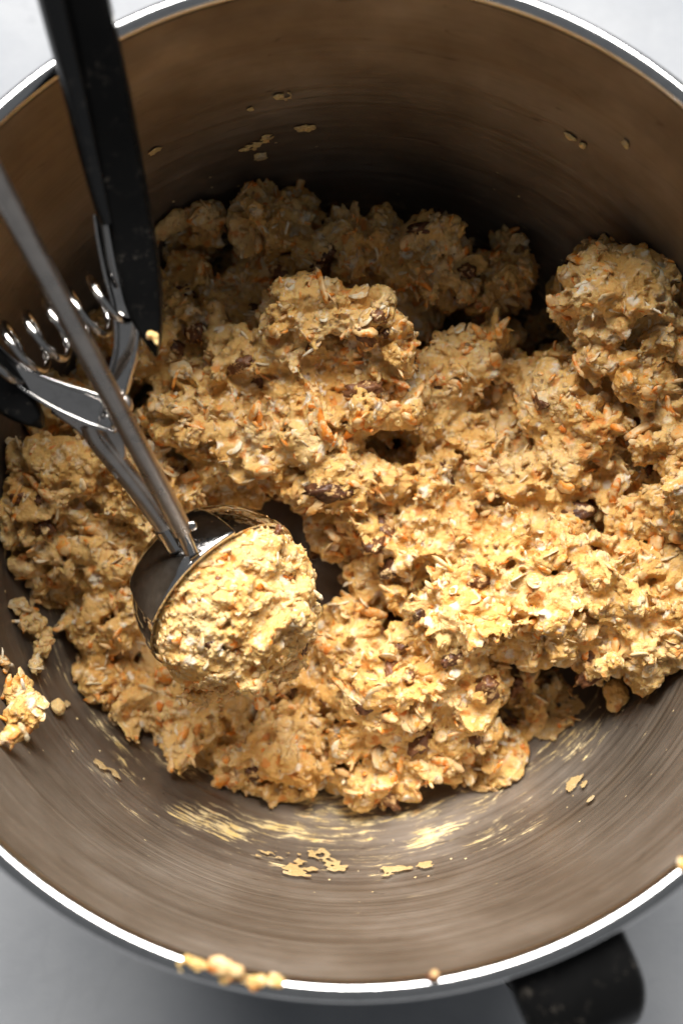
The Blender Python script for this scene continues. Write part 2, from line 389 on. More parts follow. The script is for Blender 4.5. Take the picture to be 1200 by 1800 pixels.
# ------------------------------------------------------------------ dough
def gn_modifier(o, build, paint=False, trim=False, islands=False):
    ng = bpy.data.node_groups.new('gn', 'GeometryNodeTree')
    ng.interface.new_socket('Geometry', in_out='INPUT', socket_type='NodeSocketGeometry')
    ng.interface.new_socket('Geometry', in_out='OUTPUT', socket_type='NodeSocketGeometry')
    h = NT(ng); gi = h.n('NodeGroupInput'); go = h.n('NodeGroupOutput')
    sp = h.n('GeometryNodeSetPosition'); src = gi.outputs[0]
    pos = h.n('GeometryNodeInputPosition').outputs[0]; nor = h.n('GeometryNodeInputNormal').outputs[0]
    if islands:                                          # enclosed voids left by the remesh
        isl = h.n('GeometryNodeInputMeshIsland').outputs['Island Index']
        acc = h.n('GeometryNodeAccumulateField', data_type='INT', domain='POINT'); acc.inputs['Value'].default_value = 1
        ng.links.new(isl, acc.inputs['Group ID'])
        tot = acc.outputs['Total']
        stt = h.n('GeometryNodeAttributeStatistic', data_type='FLOAT', domain='POINT'); ng.links.new(src, stt.inputs['Geometry']); ng.links.new(tot, stt.inputs['Attribute'])
        dl = h.n('GeometryNodeDeleteGeometry', domain='POINT'); ng.links.new(src, dl.inputs['Geometry']); ng.links.new(h.math('LESS_THAN', tot, stt.outputs['Max']), dl.inputs['Selection']); src = dl.outputs[0]
    if trim:                                           # faces pressed flat against the bowl are never seen
        xyz = h.n('ShaderNodeSeparateXYZ', {0: pos}); nz = h.n('ShaderNodeSeparateXYZ', {0: nor})
        rr = h.math('SQRT', h.math('ADD', h.math('MULTIPLY', xyz.outputs[0], xyz.outputs[0]), h.math('MULTIPLY', xyz.outputs[1], xyz.outputs[1])))
        e1 = h.math('MAXIMUM', h.math('DIVIDE', h.math('SUBTRACT', rr, 0.052), 0.0542), 0.0); e2 = h.math('DIVIDE', h.math('SUBTRACT', Z_WALL, xyz.outputs[2]), Z_WALL - Z_FLOOR)
        ell = h.math('ADD', h.math('MULTIPLY', e1, e1), h.math('MULTIPLY', e2, e2))
        sel = h.math('MULTIPLY', h.math('GREATER_THAN', ell, 1.0), h.math('LESS_THAN', nz.outputs[2], -0.1))
        dl = h.n('GeometryNodeDeleteGeometry', domain='POINT'); ng.links.new(src, dl.inputs['Geometry']); ng.links.new(h.math('GREATER_THAN', sel, 0.5), dl.inputs['Selection']); src = dl.outputs[0]
    ng.links.new(src, sp.inputs['Geometry'])
    ng.links.new(build(h, pos, nor), sp.inputs['Offset']); 
    out = sp.outputs[0]
    if paint:
        st = h.n('GeometryNodeStoreNamedAttribute', {'Name': 'dough_colour'}, data_type='FLOAT_COLOR', domain='POINT')
        ng.links.new(out, st.inputs['Geometry'])
        p2 = h.n('GeometryNodeInputPosition').outputs[0]
        ng.links.new(dough_colour(h, p2)[0], st.inputs['Value']); out = st.outputs[0]
    ng.links.new(out, go.inputs[0])
    md = o.modifiers.new('gn', 'NODES'); md.node_group = ng; return md
def remesh(o, size):
    md = o.modifiers.new('r', 'REMESH'); md.mode = 'VOXEL'; md.voxel_size = size; md.adaptivity = 0
def bake(o):
    dg = bpy.context.evaluated_depsgraph_get(); ev = o.evaluated_get(dg)
    me = bpy.data.meshes.new_from_object(ev, preserve_all_data_layers=True, depsgraph=dg)
    old = o.data; o.modifiers.clear(); o.data = me; bpy.data.meshes.remove(old); return o
def blobs_mesh(blobs):
    """blobs: (centre, radii, optional rotation) ellipsoids joined in one mesh"""
    bm = bmesh.new()
    bmesh.ops.create_icosphere(bm, subdivisions=3, radius=1)
    V = np.array([v.co for v in bm.verts]); F = np.array([[v.index for v in f.verts] for f in bm.faces]); bm.free()
    vs_, fs_ = [], []
    for i, (c, r, rot) in enumerate(blobs):
        X = V * np.array(r)
        X = X @ np.array(rot.to_matrix()).T if rot is not None else X
        vs_.append(X + np.array(c)); fs_.append(F + len(V) * i)
    vs_ = np.concatenate(vs_); fs_ = np.concatenate(fs_)
    me = bpy.data.meshes.new('blobs'); me.from_pydata(vs_.tolist(), [], fs_.tolist()); me.update(); return me
def warp_big(a1, a2, a3=1.0):
    def build(h, pos, nor):
        o1 = h.vmath('SCALE', half(h, h.noise(pos, 52, 2, 0.5, out=1)), scale=a1)
        o2 = h.vmath('SCALE', half(h, h.noise(pos, 135, 2, 0.5, out=1)), scale=a2)
        p = h.vmath('ADD', pos, h.vmath('SCALE', half(h, h.noise(pos, 230, 2, 0.6, out=1)), scale=0.004))
        t1 = h.math('MULTIPLY', h.math('SUBTRACT', h.step(h.noise(p, 60, 3, 0.6), 0.46, 0.53), 0.5), 0.0062 * a3)      # torn layers
        big = h.math('MULTIPLY', h.step(h.noise(p, 112, 2, 0.6), 0.61, 0.68), -0.0070 * a3)                            # holes
        t2 = h.math('MULTIPLY', h.math('SUBTRACT', h.step(h.noise(p, 170, 3, 0.6), 0.45, 0.55), 0.5), 0.0016 * a3)
        return h.vmath('ADD', h.vmath('ADD', o1, o2), h.vmath('SCALE', nor, scale=h.math('ADD', t2, h.math('ADD', t1, big))))
    return build
def crumb(a=1.0):
    def build(h, pos, nor):
        p = h.vmath('ADD', pos, h.vmath('SCALE', half(h, h.noise(pos, 300, 3, 0.6, out=1)), scale=0.0035))
        v2 = h.math('MULTIPLY', h.math('SUBTRACT', 0.5, h.voro(p, 400)), 0.0013 * a)
        n3 = h.math('MULTIPLY', h.math('SUBTRACT', h.noise(p, 680, 4, 0.74), 0.5), 0.0028 * a)
        pit = h.math('MULTIPLY', h.step(h.noise(p, 300, 3, 0.6), 0.60, 0.68), -0.0024 * a)
        rough = h.n('ShaderNodeMapRange', {0: h.noise(pos, 66, 2), 1: 0.40, 2: 0.60, 3: 1.2, 4: 0.6}).outputs[0]
        s = h.math('MULTIPLY', h.math('ADD', v2, h.math('ADD', n3, pit)), rough)
        jag = h.vmath('SCALE', half(h, h.noise(pos, 450, 3, 0.65, out=1)), scale=h.math('MULTIPLY', rough, 0.0014 * a))
        return h.vmath('ADD', h.vmath('SCALE', nor, scale=s), jag)
    return build
def clamp_to_bowl(me, gap=0.0005):
    n = len(me.vertices); co = np.empty(n * 3, np.float32); me.vertices.foreach_get('co', co); co = co.reshape(-1, 3)
    co[:, 2] = np.maximum(co[:, 2], Z_FLOOR + gap)
    r = np.hypot(co[:, 0], co[:, 1]); lim = r_in_np(co[:, 2]) - gap - (0.0008 * (co[:, 2] < Z_WALL))
    k = np.where(r > lim, lim / np.maximum(r, 1e-6), 1.0); co[:, 0] *= k; co[:, 1] *= k
    me.vertices.foreach_set('co', co.ravel()); me.update()
def cull_hidden(o, cell=0.002, rad=5, depth=0.010):
    """drop the faces buried inside the heap: well below the lowest top surface for a centimetre around"""
    me = o.data; n = len(me.vertices); co = np.empty(n * 3, np.float32); me.vertices.foreach_get('co', co); co = co.reshape(-1, 3)
    N = 120; ij = np.clip(((co[:, :2] + 0.12) / cell).astype(int), 0, N - 1)
    H = np.zeros((N, N), np.float32); np.maximum.at(H, (ij[:, 0], ij[:, 1]), co[:, 2])
    E = H.copy()
    for dx in range(-rad, rad + 1):
        for dy in range(-rad, rad + 1):
            E = np.minimum(E, np.roll(np.roll(H, dx, 0), dy, 1))
    keep = co[:, 2] > E[ij[:, 0], ij[:, 1]] - depth
    lv = np.empty(len(me.loops), np.int32); me.loops.foreach_get('vertex_index', lv)
    tot = np.empty(len(me.polygons), np.int32); me.polygons.foreach_get('loop_total', tot)
    assert (tot == 4).all()
    q = lv.reshape(-1, 4); q = q[keep[q].any(1)]
    used = np.zeros(n, bool); used[q.ravel()] = True; new = np.cumsum(used) - 1
    cl = np.empty(n * 4, np.float32); me.attributes['dough_colour'].data.foreach_get('color', cl); cl = cl.reshape(-1, 4)[used]
    m2 = bpy.data.meshes.new('dough_mass'); k = int(used.sum())
    m2.vertices.add(k); m2.vertices.foreach_set('co', co[used].ravel())
    m2.loops.add(q.size); m2.loops.foreach_set('vertex_index', new[q].astype(np.int32).ravel())
    m2.polygons.add(len(q)); m2.polygons.foreach_set('loop_start', np.arange(0, q.size, 4, dtype=np.int32))
    m2.update(calc_edges=True)
    a = m2.attributes.new('dough_colour', 'FLOAT_COLOR', 'POINT'); a.data.foreach_set('color', cl.ravel())
    m2.materials.append(M['dough']); m2.polygons.foreach_set('use_smooth', np.ones(len(q), dtype=bool))
    o.data = m2; bpy.data.meshes.remove(me)
def make_dough_mesh(name, blobs, v1, v2, a1, a2, a3, parent, clamp=True, big=None, trim=False):
    me = blobs_mesh(blobs); o = link(name, me, None, None)
    remesh(o, v1); gn_modifier(o, warp_big(a1, a2, a3 if big is None else big)); remesh(o, v2); gn_modifier(o, crumb(a3), True, trim, v1 >= .0008)
    sm = o.modifiers.new('s', 'SMOOTH'); sm.factor = 0.5; sm.iterations = 2
    bake(o)
    if clamp: clamp_to_bowl(o.data)
    o.data.materials.clear(); o.data.materials.append(M['dough'])
    o.data.polygons.foreach_set('use_smooth', np.ones(len(o.data.polygons), dtype=bool))
    if parent is not None: o.parent = parent
    return o

# (px, py, half width px, half height px, z of the top, thickness below the top)
HEAP = [
 # far row in the shade of the far wall
 (490, 395, 75, 60, .066, .03), (600, 455, 95, 70, .064, .03), (770, 470, 72, 58, .066, .03), (880, 480, 45, 55, .058, .03),
 (330, 395, 55, 25, .060, .03), (690, 530, 90, 60, .058, .03), (440, 500, 90, 60, .056, .03), (340, 530, 70, 60, .058, .03),
 # ridge with a flat smeared top
 (590, 570, 108, 54, .080, .020), (545, 560, 70, 42, .079, .018), (650, 590, 62, 42, .078, .018), (672, 625, 40, 30, .074, .014), (500, 560, 60, 45, .070, .02), (600, 620, 100, 50, .071, .03), (640, 650, 70, 45, .069, .03), (560, 590, 80, 45, .074, .025),
 # main mound behind the scoop
 (430, 660, 130, 95, .064, .04), (560, 720, 150, 90, .066, .04), (360, 720, 110, 90, .061, .04), (660, 690, 80, 50, .068, .022),
 (450, 800, 150, 80, .058, .04), (600, 850, 90, 75, .060, .035), (620, 930, 70, 50, .050, .03), (300, 610, 60, 50, .058, .03),
 # left side
 (150, 830, 130, 70, .060, .04), (90, 900, 110, 80, .054, .04), (200, 940, 150, 90, .048, .04), (110, 1010, 90, 70, .042, .035),
 (200, 1080, 90, 60, .040, .03), (60, 860, 70, 60, .056, .04), (280, 860, 100, 60, .052, .035), (120, 700, 90, 60, .046, .03), (190, 620, 90, 70, .046, .03),
 # centre right
 (830, 650, 85, 65, .060, .035), (860, 600, 50, 40, .060, .03), (780, 760, 90, 70, .056, .035), (760, 850, 80, 75, .056, .035), (870, 800, 110, 90, .054, .035),
 (960, 870, 120, 90, .056, .035), (770, 950, 110, 80, .054, .035), (900, 990, 140, 95, .060, .035), (700, 1000, 90, 80, .045, .03),
 # right-hand pile climbing the wall
 (1090, 530, 115, 75, .094, .03), (1180, 560, 90, 100, .092, .04), (1120, 640, 120, 80, .082, .035), (1040, 720, 110, 70, .072, .03), (1180, 740, 80, 90, .078, .04),
 (1060, 800, 130, 70, .066, .035), (1195, 840, 50, 80, .084, .03), (1000, 660, 70, 45, .066, .03), (1130, 900, 90, 60, .062, .035), (1020, 520, 50, 36, .088, .025), (1170, 500, 60, 50, .094, .035),
 # shelf overhanging the dark hollow
 (830, 1080, 110, 70, .066, .022), (930, 1090, 90, 70, .064, .022), (1060, 1050, 120, 90, .066, .026), (1160, 1080, 90, 70, .066, .026), (1080, 1160, 60, 38, .060, .018), (1010, 980, 100, 60, .062, .03),
 (1180, 1000, 50, 40, .060, .02), (1150, 1140, 70, 30, .062, .02),
 # lower lump inside the hollow
 (985, 1272, 84, 34, .026, .018), (938, 1238, 38, 34, .030, .02),
 # front of the heap
 (640, 1150, 110, 75, .044, .03), (740, 1190, 140, 95, .054, .035), (780, 1290, 100, 60, .044, .03), (680, 1290, 90, 70, .044, .03), (680, 1365, 70, 42, .032, .022),
 (560, 1200, 90, 70, .036, .025), (500, 1290, 110, 70, .036, .025), (560, 1345, 60, 40, .030, .02), (480, 1380, 42, 34, .024, .018), (420, 1330, 60, 45, .028, .02),
 (310, 1300, 85, 55, .032, .025), (240, 1250, 80, 52, .034, .025), (180, 1200, 60, 50, .034, .025), (290, 1200, 90, 50, .030, .02), (380, 1240, 90, 55, .028, .02),
 (330, 1350, 40, 20, .024, .015), (850, 1385, 42, 32, .022, .016), (860, 1330, 50, 40, .028, .02), (790, 1345, 42, 26, .028, .02), (930, 1345, 60, 20, .016, .01),
 (160, 1140, 50, 45, .034, .02), (40, 960, 50, 50, .044, .03),
]
def blob(px, py, wx, wy, ztop, th, tilt=10):
    zc = ztop - th / 2; p = on_z(px, py, zc); d = (p - CAM).dot(FW); s = d / FPX
    rot = Matrix.Rotation(random.uniform(-1, 1) * R(tilt), 3, 'X') @ Matrix.Rotation(random.uniform(-1, 1) * R(tilt), 3, 'Y') @ Matrix.Rotation(random.uniform(-.3, .3), 3, 'Z')
    return (p, (wx * s, wy * s, th / 2), rot.to_quaternion())
blobs = [blob(*b) for b in HEAP]
for (px, py, wx, wy, zt, th) in HEAP:                 # the lumps sit on more dough down to the floor
    if zt - th > 0.012 and (px, py) not in ((830, 1080), (930, 1090), (1060, 1050), (1160, 1080), (1080, 1160), (1150, 1140), (590, 570), (545, 560), (650, 590), (672, 625)):
        b = blob(px, py, wx * 0.8, wy * 0.8, zt - th * 0.4, zt - th * 0.4 - 0.004); blobs.append(b)
for (px, py, wx, wy, zt, th) in HEAP:                 # rough knobs over every lump
    for _ in range(3):
        a = random.uniform(0, 6.28); k = random.uniform(.35, .95)
        rr = random.uniform(14, 34)
        blobs.append(blob(px + wx * k * math.cos(a), py + wy * k * math.sin(a), rr * random.uniform(.8, 1.5), rr, zt - th * 0.5 * (1 - math.sqrt(1 - k * k * .9)) + .0015, random.uniform(.008, .014), 35))
dough = empty('cookie_dough', (0, 0, Z_FLOOR))
tag(dough, 'craggy heap of carrot oat cookie dough filling the steel bowl', 'dough')
mass = make_dough_mesh('dough_mass', blobs, 0.0010, 0.00046, 0.012, 0.0022, 0.84, None, trim=True, big=1.0)
cull_hidden(mass)
mass.parent = dough; mass.matrix_parent_inverse = Matrix.Translation(dough.location).inverted()

# ------------------------------------------------------------------ scoop
DC = 0.383
C = at(392, 1045, DC); RS = 158 * DC / FPX
n_ax = (0.907 * (0.737 * RT - 0.675 * UP) - 0.42 * FW).normalized()     # the way the opening faces
u_ax = (0.907 * FW + 0.42 * (0.737 * RT - 0.675 * UP)); u_ax = (u_ax - n_ax * u_ax.dot(n_ax)).normalized()   # -u is the rim point nearest the lens
v_ax = n_ax.cross(u_ax)
def sph(r, polar, az):
    """polar 0 = back pole, 90 = rim; az 0 = rim point towards the stem"""
    return C + (-n_ax) * (r * math.cos(R(polar))) + (-u_ax * math.cos(R(az)) + v_ax * math.sin(R(az))) * (r * math.sin(R(polar)))
def sphere_patch(r0, r1, p0, p1, a0, a1, np_, na):
    """thick patch of a spherical shell"""
    vs_, fs_ = [], []; full = abs(a1 - a0) >= 359.9
    for r in (r0, r1):
        for i in range(np_ + 1):
            for k in range(na if full else na + 1):
                vs_.append(sph(r, p0 + (p1 - p0) * i / np_, a0 + (a1 - a0) * k / na))
    w = na if full else na + 1; N = (np_ + 1) * w
    for i in range(np_):
        for k in range(na):
            q = (k + 1) % w; a, b, c, d = i * w + k, i * w + q, (i + 1) * w + q, (i + 1) * w + k
            fs_ += [(a, d, c, b), (N + a, N + b, N + c, N + d)]
    for k in range(na):
        q = (k + 1) % w; e = np_ * w; fs_.append((e + k, e + N + k, e + N + q, e + q)); fs_.append((k, q, N + q, N + k))
    if not full:
        for i in range(np_):
            for k in (0, na): fs_.append((i * w + k, (i + 1) * w + k, N + (i + 1) * w + k, N + i * w + k))
    me = mesh_from(vs_, fs_); bm = bmesh.new(); bm.from_mesh(me); bmesh.ops.remove_doubles(bm, verts=bm.verts, dist=1e-7); bmesh.ops.recalc_face_normals(bm, faces=bm.faces); bm.to_mesh(me); bm.free(); return me
scoop = empty('cookie_scoop', tuple(C - Vector((0, 0, RS))))
tag(scoop, 'steel spring-loaded cookie scoop with black handles standing in the dough', 'scoop')
NOR = -FW
shell = edge_split(link('scoop_bowl', sphere_patch(RS, RS - 0.0009, 1, 90, 0, 360, 40, 96), M['shell'], scoop))
collar = link('collar', sphere_patch(RS + 0.0019, RS + 0.0001, 56, 91.5, -38, 38, 14, 32), M['chrome'], shell)
md = collar.modifiers.new('b', 'BEVEL'); md.width = 0.0004; md.segments = 2; md.limit_method = 'ANGLE'; md.angle_limit = R(40); bake(collar); edge_split(collar, 60)
edge_split(link('lip', sphere_patch(RS + 0.0005, RS - 0.0004, 86, 91, 34.5, 325.5, 4, 90), M['chrome'], shell))
def tube(name, pts, r, mat, parent, n=24, taper=None):
    path = [Vector(p) for p in pts]
    return edge_split(link(name, sweep(path, circle(r, n), UP + 0.3 * FW, taper), mat, parent), 50)
def ball(name, c, r, axis, h, mat, parent):
    """rivet: flat domed disc"""
    axis = axis.normalized(); prof_ = [(r, -h), (r, h * .35), (r * .9, h * .8), (r * .6, h), (0.0001, h * 1.05)]
    me = lathe(prof_, 32); me.transform(axis.to_track_quat('Z', 'Y').to_matrix().to_4x4()); me.transform(Matrix.Translation(c)); return edge_split(link(name, me, mat, parent), 50)
# the long actuator rod and its sleeve at the rim
R0, R1 = at(322, 934, .3555), at(-160, 28, .284)
tube('actuator_rod', [R0.lerp(R1, k / 12) for k in range(13)], 0.0026, M['satin'], scoop)
tube('rod_pin', [at(337, 972, .3585), at(330, 955, .3575), R0.lerp(R1, .01)], 0.0018, M['chrome'], scoop)
ball('rivet', at(338, 924, .3545), 0.0012, NOR, 0.0008, M['chrome'], collar)
# hollow stem below the rod, merging into the yoke
stem_pts = [at(318, 968, .3655), at(298, 935, .3635), at(250, 868, .3585), at(205, 812, .355), at(172, 772, .3525), at(160, 745, .351)]
tube('stem', [Vector(p) for p in catmull(stem_pts, 24)], 0.0028, M['satin'], scoop)
tube('ferrule', [at(312, 960, .3648), at(300, 940, .3635), at(291, 926, .3625)], 0.0032, M['chrome'], scoop)
# yoke: two channel-section arms
def channel(w, hgt, t):
    return [(-w / 2, 0), (w / 2, 0), (w / 2, hgt), (w / 2 - t, hgt), (w / 2 - t, t), (-w / 2 + t, t), (-w / 2 + t, hgt), (-w / 2, hgt)]
def arm(name, ctrl, w, hgt, mat):
    pts = catmull([(*at(px, py, d), s) for px, py, d, s in ctrl], 30)
    o = link(name, sweep([Vector(p[:3]) for p in pts], channel(w, hgt, 0.0009), NOR, [(p[3], min(1.0, p[3] + .2)) for p in pts]), mat, scoop, smooth=False)
    md = o.modifiers.new('b', 'BEVEL'); md.width = 0.00025; md.segments = 2; bake(o); return edge_split(o, 35)
arm('yoke_arm', [(212, 745, .3495, .8), (165, 722, .349, 1.15), (110, 700, .348, 1.0), (55, 672, .347, .75), (15, 640, .346, .6), (-25, 600, .345, .55)], 0.0072, 0.0036, M['chrome'])
arm('yoke_arm', [(195, 735, .3495, .7), (213, 668, .347, .85), (226, 610, .345, .9), (224, 550, .343, .95), (207, 480, .3405, .95), (193, 420, .338, .85), (183, 370, .3355, .7)], 0.0064, 0.0040, M['chrome'])
# web plate between stem and arms
wp = [(150, 690), (200, 700), (215, 740), (222, 800), (205, 845), (168, 790), (128, 752), (88, 725), (95, 700)]
vs_ = [at(x, y, .3515 + (y - 740) * 2.2e-5) for x, y in wp]; vs_ += [v + FW * 0.0014 for v in vs_]; k_ = len(wp)
o = link('web_plate', mesh_from(vs_, [tuple(range(k_))[::-1], tuple(range(k_, 2 * k_))] + [(i, (i + 1) % k_, k_ + (i + 1) % k_, k_ + i) for i in range(k_)]), M['satin'], scoop, smooth=False)
bm = bmesh.new(); bm.from_mesh(o.data); bmesh.ops.recalc_face_normals(bm, faces=bm.faces); bm.to_mesh(o.data); bm.free()
md = o.modifiers.new('b', 'BEVEL'); md.width = 0.0006; md.segments = 3; bake(o); edge_split(o, 35)
ball('pivot_rivet', at(209, 712, .3455), 0.0033, NOR, 0.0016, M['satin'], scoop)
ball('pivot_rivet', at(188, 742, .3485), 0.0022, NOR, 0.001, M['chrome'], scoop)
# compression spring between the handles
A, B = at(-6, 636, .346), at(212, 516, .3415)
ax = (B - A).normalized(); s1 = ax.cross(FW).normalized(); s2 = ax.cross(s1); turns = 5.8; N = 240
sp = [A.lerp(B, (k / N) ** 1.0) + (s1 * math.cos(turns * 2 * math.pi * k / N) + s2 * math.sin(turns * 2 * math.pi * k / N)) * (0.0074 - 0.0010 * k / N) for k in range(N + 1)]
link('spring', sweep(sp, circle(0.0010, 10), ax + Vector((1e-4, 0, 0))), M['chrome'], scoop)
# handles
def handle(name, ctrl, th, mat, rnd=0.45):
    pts = catmull([(*at(px, py, d), w * d / FPX) for px, py, d, w in ctrl], 44)
    sec = rrect(1, 1, rnd, 6)
    return edge_split(link(name, sweep([Vector(p[:3]) for p in pts], sec, NOR, [(max(p[3], .0004), th * min(1, .35 + p[3] / .006)) for p in pts]), mat, scoop), 55)
handle('grip', [(276, 626, .345, 4), (268, 590, .344, 34), (256, 540, .342, 62), (244, 470, .338, 74), (228, 380, .333, 76), (208, 260, .3245, 74), (186, 140, .315, 74), (160, 20, .306, 74), (120, -140, .295, 80), (84, -270, .287, 70), (78, -300, .285, 20)], 0.0085, M['black'], 0.22)
handle('handle_foot', [(212, 500, .341, 26), (203, 465, .339, 34), (194, 410, .3365, 34), (188, 370, .334, 36)], 0.0065, M['chrome'])
handle('handle_bar', [(190, 385, .332, 30), (180, 350, .3295, 36), (161, 270, .324, 44), (136, 160, .315, 50), (110, 60, .3065, 54), (84, -40, .2985, 56), (54, -150, .2905, 54), (34, -230, .2845, 40)], 0.0085, M['black_gloss'])
handle('grip', [(76, 752, .351, 6), (58, 732, .3505, 40), (25, 700, .349, 70), (-20, 655, .3455, 84), (-80, 590, .339, 84), (-160, 500, .330, 80), (-220, 430, .323, 40)], 0.0085, M['black'], 0.22)
# sweeper blade: thin strip following the inside of the cup
edge_split(link('sweeper_blade', sphere_patch(RS - 0.0010, RS - 0.0016, 40, 150, 112, 128, 30, 6), M['satin'], scoop))

# dough held in the scoop
bc = C + n_ax * 0.0032 + (RT * 12 - UP * 14) * (DC / FPX)
bb = [(bc, (RS * .90,) * 3, None), (C + n_ax * .001, (RS * 1.0,) * 3, None)]
for _ in range(46):
    d = Vector((random.gauss(0, 1), random.gauss(0, 1), random.gauss(0, 1))).normalized()
    if d.dot(n_ax) < 0.1: continue
    k = random.uniform(.002, .0042)
    bb.append((bc + d * (RS * .87), (k * random.uniform(1, 1.6), k, k * random.uniform(.7, 1)), Vector((1, 0, 0)).rotation_difference(d.orthogonal())))
for px, py, s, d in ((478, 925, 20, .372), (520, 905, 11, .378), (300, 1180, 24, .388), (270, 1165, 12, .384), (330, 1205, 22, .39), (545, 1010, 16, .385), (470, 950, 26, .368), (360, 1215, 20, .392)):
    bb.append((at(px, py, d), (s * d / FPX,) * 3, None))
portion = empty('dough_portion', tuple(bc - Vector((0, 0, RS))))
tag(portion, 'rounded lump of cookie dough heaped in the steel scoop', 'dough ball')
pm = make_dough_mesh('dough_lump', bb, 0.0008, 0.00042, 0.0022, 0.0028, 0.8, None, clamp=False, big=.3)
n = len(pm.data.vertices); co = np.empty(n * 3, np.float32); pm.data.vertices.foreach_get('co', co); co = co.reshape(-1, 3)
q = co - np.array(C); dist = np.linalg.norm(q, axis=1); hh = q @ np.array(n_ax)     # stay inside the cup
lim = RS - 0.0012 + np.maximum(0, hh - 0.0012) * 0.55 + 1.0 * (hh > 0.008)
k = np.where(dist > lim, lim / dist, 1.0)[:, None]; co = np.array(C) + q * k
pm.data.vertices.foreach_set('co', co.astype(np.float32).ravel()); pm.data.update()
pm.parent = portion; pm.matrix_parent_inverse = Matrix.Translation(portion.location).inverted()

# ------------------------------------------------------------------ loose clumps stuck to the steel
def clump(name, label, cat, spec, a=(0.0030, 0.0034, 1.15), group=None):
    """spec: list of (px, py, half width px, half height px, thickness m) on the bowl wall"""
    bl = []; pts = []; prev = None; loose = False
    for px, py, wx, wy, th in spec:
        p = on_bowl(px, py); nn = bowl_normal(p); s = (p - CAM).dot(FW) / FPX
        c = p + nn * (th * 0.45); pts.append(p)
        t1 = (RT - nn * RT.dot(nn)).normalized(); t2 = nn.cross(t1)
        f = 1.0 / max(.35, abs((UP - nn * UP.dot(nn)).length))
        rot = Matrix((t1, t2, nn)).transposed().to_quaternion()
        if prev is not None and th >= .0045:                          # thread of dough joining neighbouring bits
            for q in range(1, 6):
                m = prev.lerp(p, q / 6); bl.append((m + nn * .0002, (.0011, .0006, .0005), rot))
        prev = p
        if th < .0045: wx *= .75; wy *= .85
        if th < .0045:                                # thin smears: a scatter of ragged slivers
            for _ in range(44):
                an = random.uniform(0, 6.28); kk = random.random() ** .7 * 1.3; q = .05 + .2 * random.random() ** 3
                cc = p + t1 * (wx * s * kk * math.cos(an)) + t2 * (wy * s * f * kk * math.sin(an)) + nn * .0002
                bl.append((cc, (wx * s * q * 1.6, max(.00035, wy * s * f * q), random.uniform(.0004, .0009)), rot))
            loose = True
            continue
        bl.append((c, (wx * s, wy * s * f, th / 2), rot))
        for _ in range(3):
            an = random.uniform(0, 6.28); kk = random.uniform(.3, 1.05); rr = random.uniform(.18, .4) * min(wx, wy) * s
            bl.append((c + t1 * (wx * s * kk * math.cos(an)) + t2 * (wy * s * f * kk * math.sin(an)) + nn * random.uniform(-.1, .3) * th, (rr * 1.3, rr, min(rr, th * .5)), rot))
    o = make_dough_mesh(name, bl, 0.0005, 0.00034, *a, None, big=.12 if a[2] > .5 else .05)
    if loose:                                         # scraped films are butter-pale
        n = len(o.data.vertices); c = np.empty(n * 4, np.float32); at_ = o.data.attributes['dough_colour'].data; at_.foreach_get('color', c)
        c = c.reshape(-1, 4); c[:, :3] = c[:, :3] * .45 + np.array((.80, .60, .29)) * .55; at_.foreach_set('color', c.ravel())
    return tag(o, label, cat, group, 'stuff' if loose else None)
clump('dough_clump', 'pale ragged dough clump with orange shred stuck on steel wall beside the smears', 'dough', [(8, 1235, 28, 22, .010), (12, 1275, 34, 26, .012), (0, 1310, 18, 16, .008)])
clump('dough_clump', 'long ragged strip of dough stuck to the bowl wall beneath the scoop side', 'dough', [(28, 1070, 16, 20, .005), (42, 1100, 24, 26, .007), (58, 1135, 20, 28, .007), (52, 1180, 14, 22, .005), (52, 1060, 10, 14, .004)])
clump('dough_clump', 'small flat dough fleck on the wall above the ragged clump', 'dough', [(2, 1165, 12, 16, .004)], (0.001, .001, .3))
clump('dough_crumb', 'small knobbly crumb lying between the heap and the streaked steel', 'dough crumb', [(92, 1250, 15, 13, .005), (112, 1243, 9, 8, .003), (70, 1245, 10, 4, .0015)], (0.001, .001, .3))
clump('dough_crumb', 'rounded crumb on the steel at the edge of the dark hollow', 'dough crumb', [(1096, 1230, 20, 20, .008), (1086, 1248, 12, 10, .005)], (0.002, .002, .6))
clump('dough_crumb', 'flat torn crumb on bare steel below the hollow', 'dough crumb', [(1015, 1378, 22, 10, .004), (1005, 1392, 14, 7, .003), (1030, 1385, 12, 8, .003)], (0.001, .001, .3))
clump('dough_crumb', 'tiny crumb just under the flat torn crumb', 'dough crumb', [(1043, 1411, 9, 6, .0025)], (0.001, .001, .4))
clump('dough_smear', 'thick buttery smear with orange bits on the curve of the bowl', 'dough smear', [(470, 1508, 28, 9, .0022), (520, 1525, 40, 12, .003), (560, 1512, 26, 8, .002), (590, 1530, 30, 7, .0015), (520, 1540, 26, 8, .003)], (0.001, .001, .3))
clump('dough_smear', 'short blob of dough smear beside the thick buttery smear', 'dough smear', [(680, 1540, 22, 7, .0025), (705, 1535, 20, 5, .0015), (745, 1530, 26, 5, .0012)], (0.001, .001, .3))
clump('dough_smear', 'streaky dough flake on the wall between scoop and rim crumbs', 'dough smear', [(170, 1350, 18, 8, .0015), (195, 1365, 16, 6, .0012)], (0.001, .001, .3))
clump('dough_smear', 'orange dough patch on the shaded far wall beside the black grip', 'dough smear', [(300, 385, 45, 18, .005), (345, 368, 22, 12, .004)], (0.003, .003, .6))
clump('dough_fleck', 'orange dough fleck high on the shaded far wall', 'dough fleck', [(497, 168, 20, 6, .0025), (440, 190, 8, 3, .0015)], (0.001, .001, .3))
clump('dough_fleck', 'long thin orange dough streak on the shaded far wall', 'dough fleck', [(470, 240, 14, 7, .002), (440, 255, 26, 5, .002), (455, 270, 14, 4, .0015), (535, 222, 20, 5, .0015)], (0.001, .001, .3))
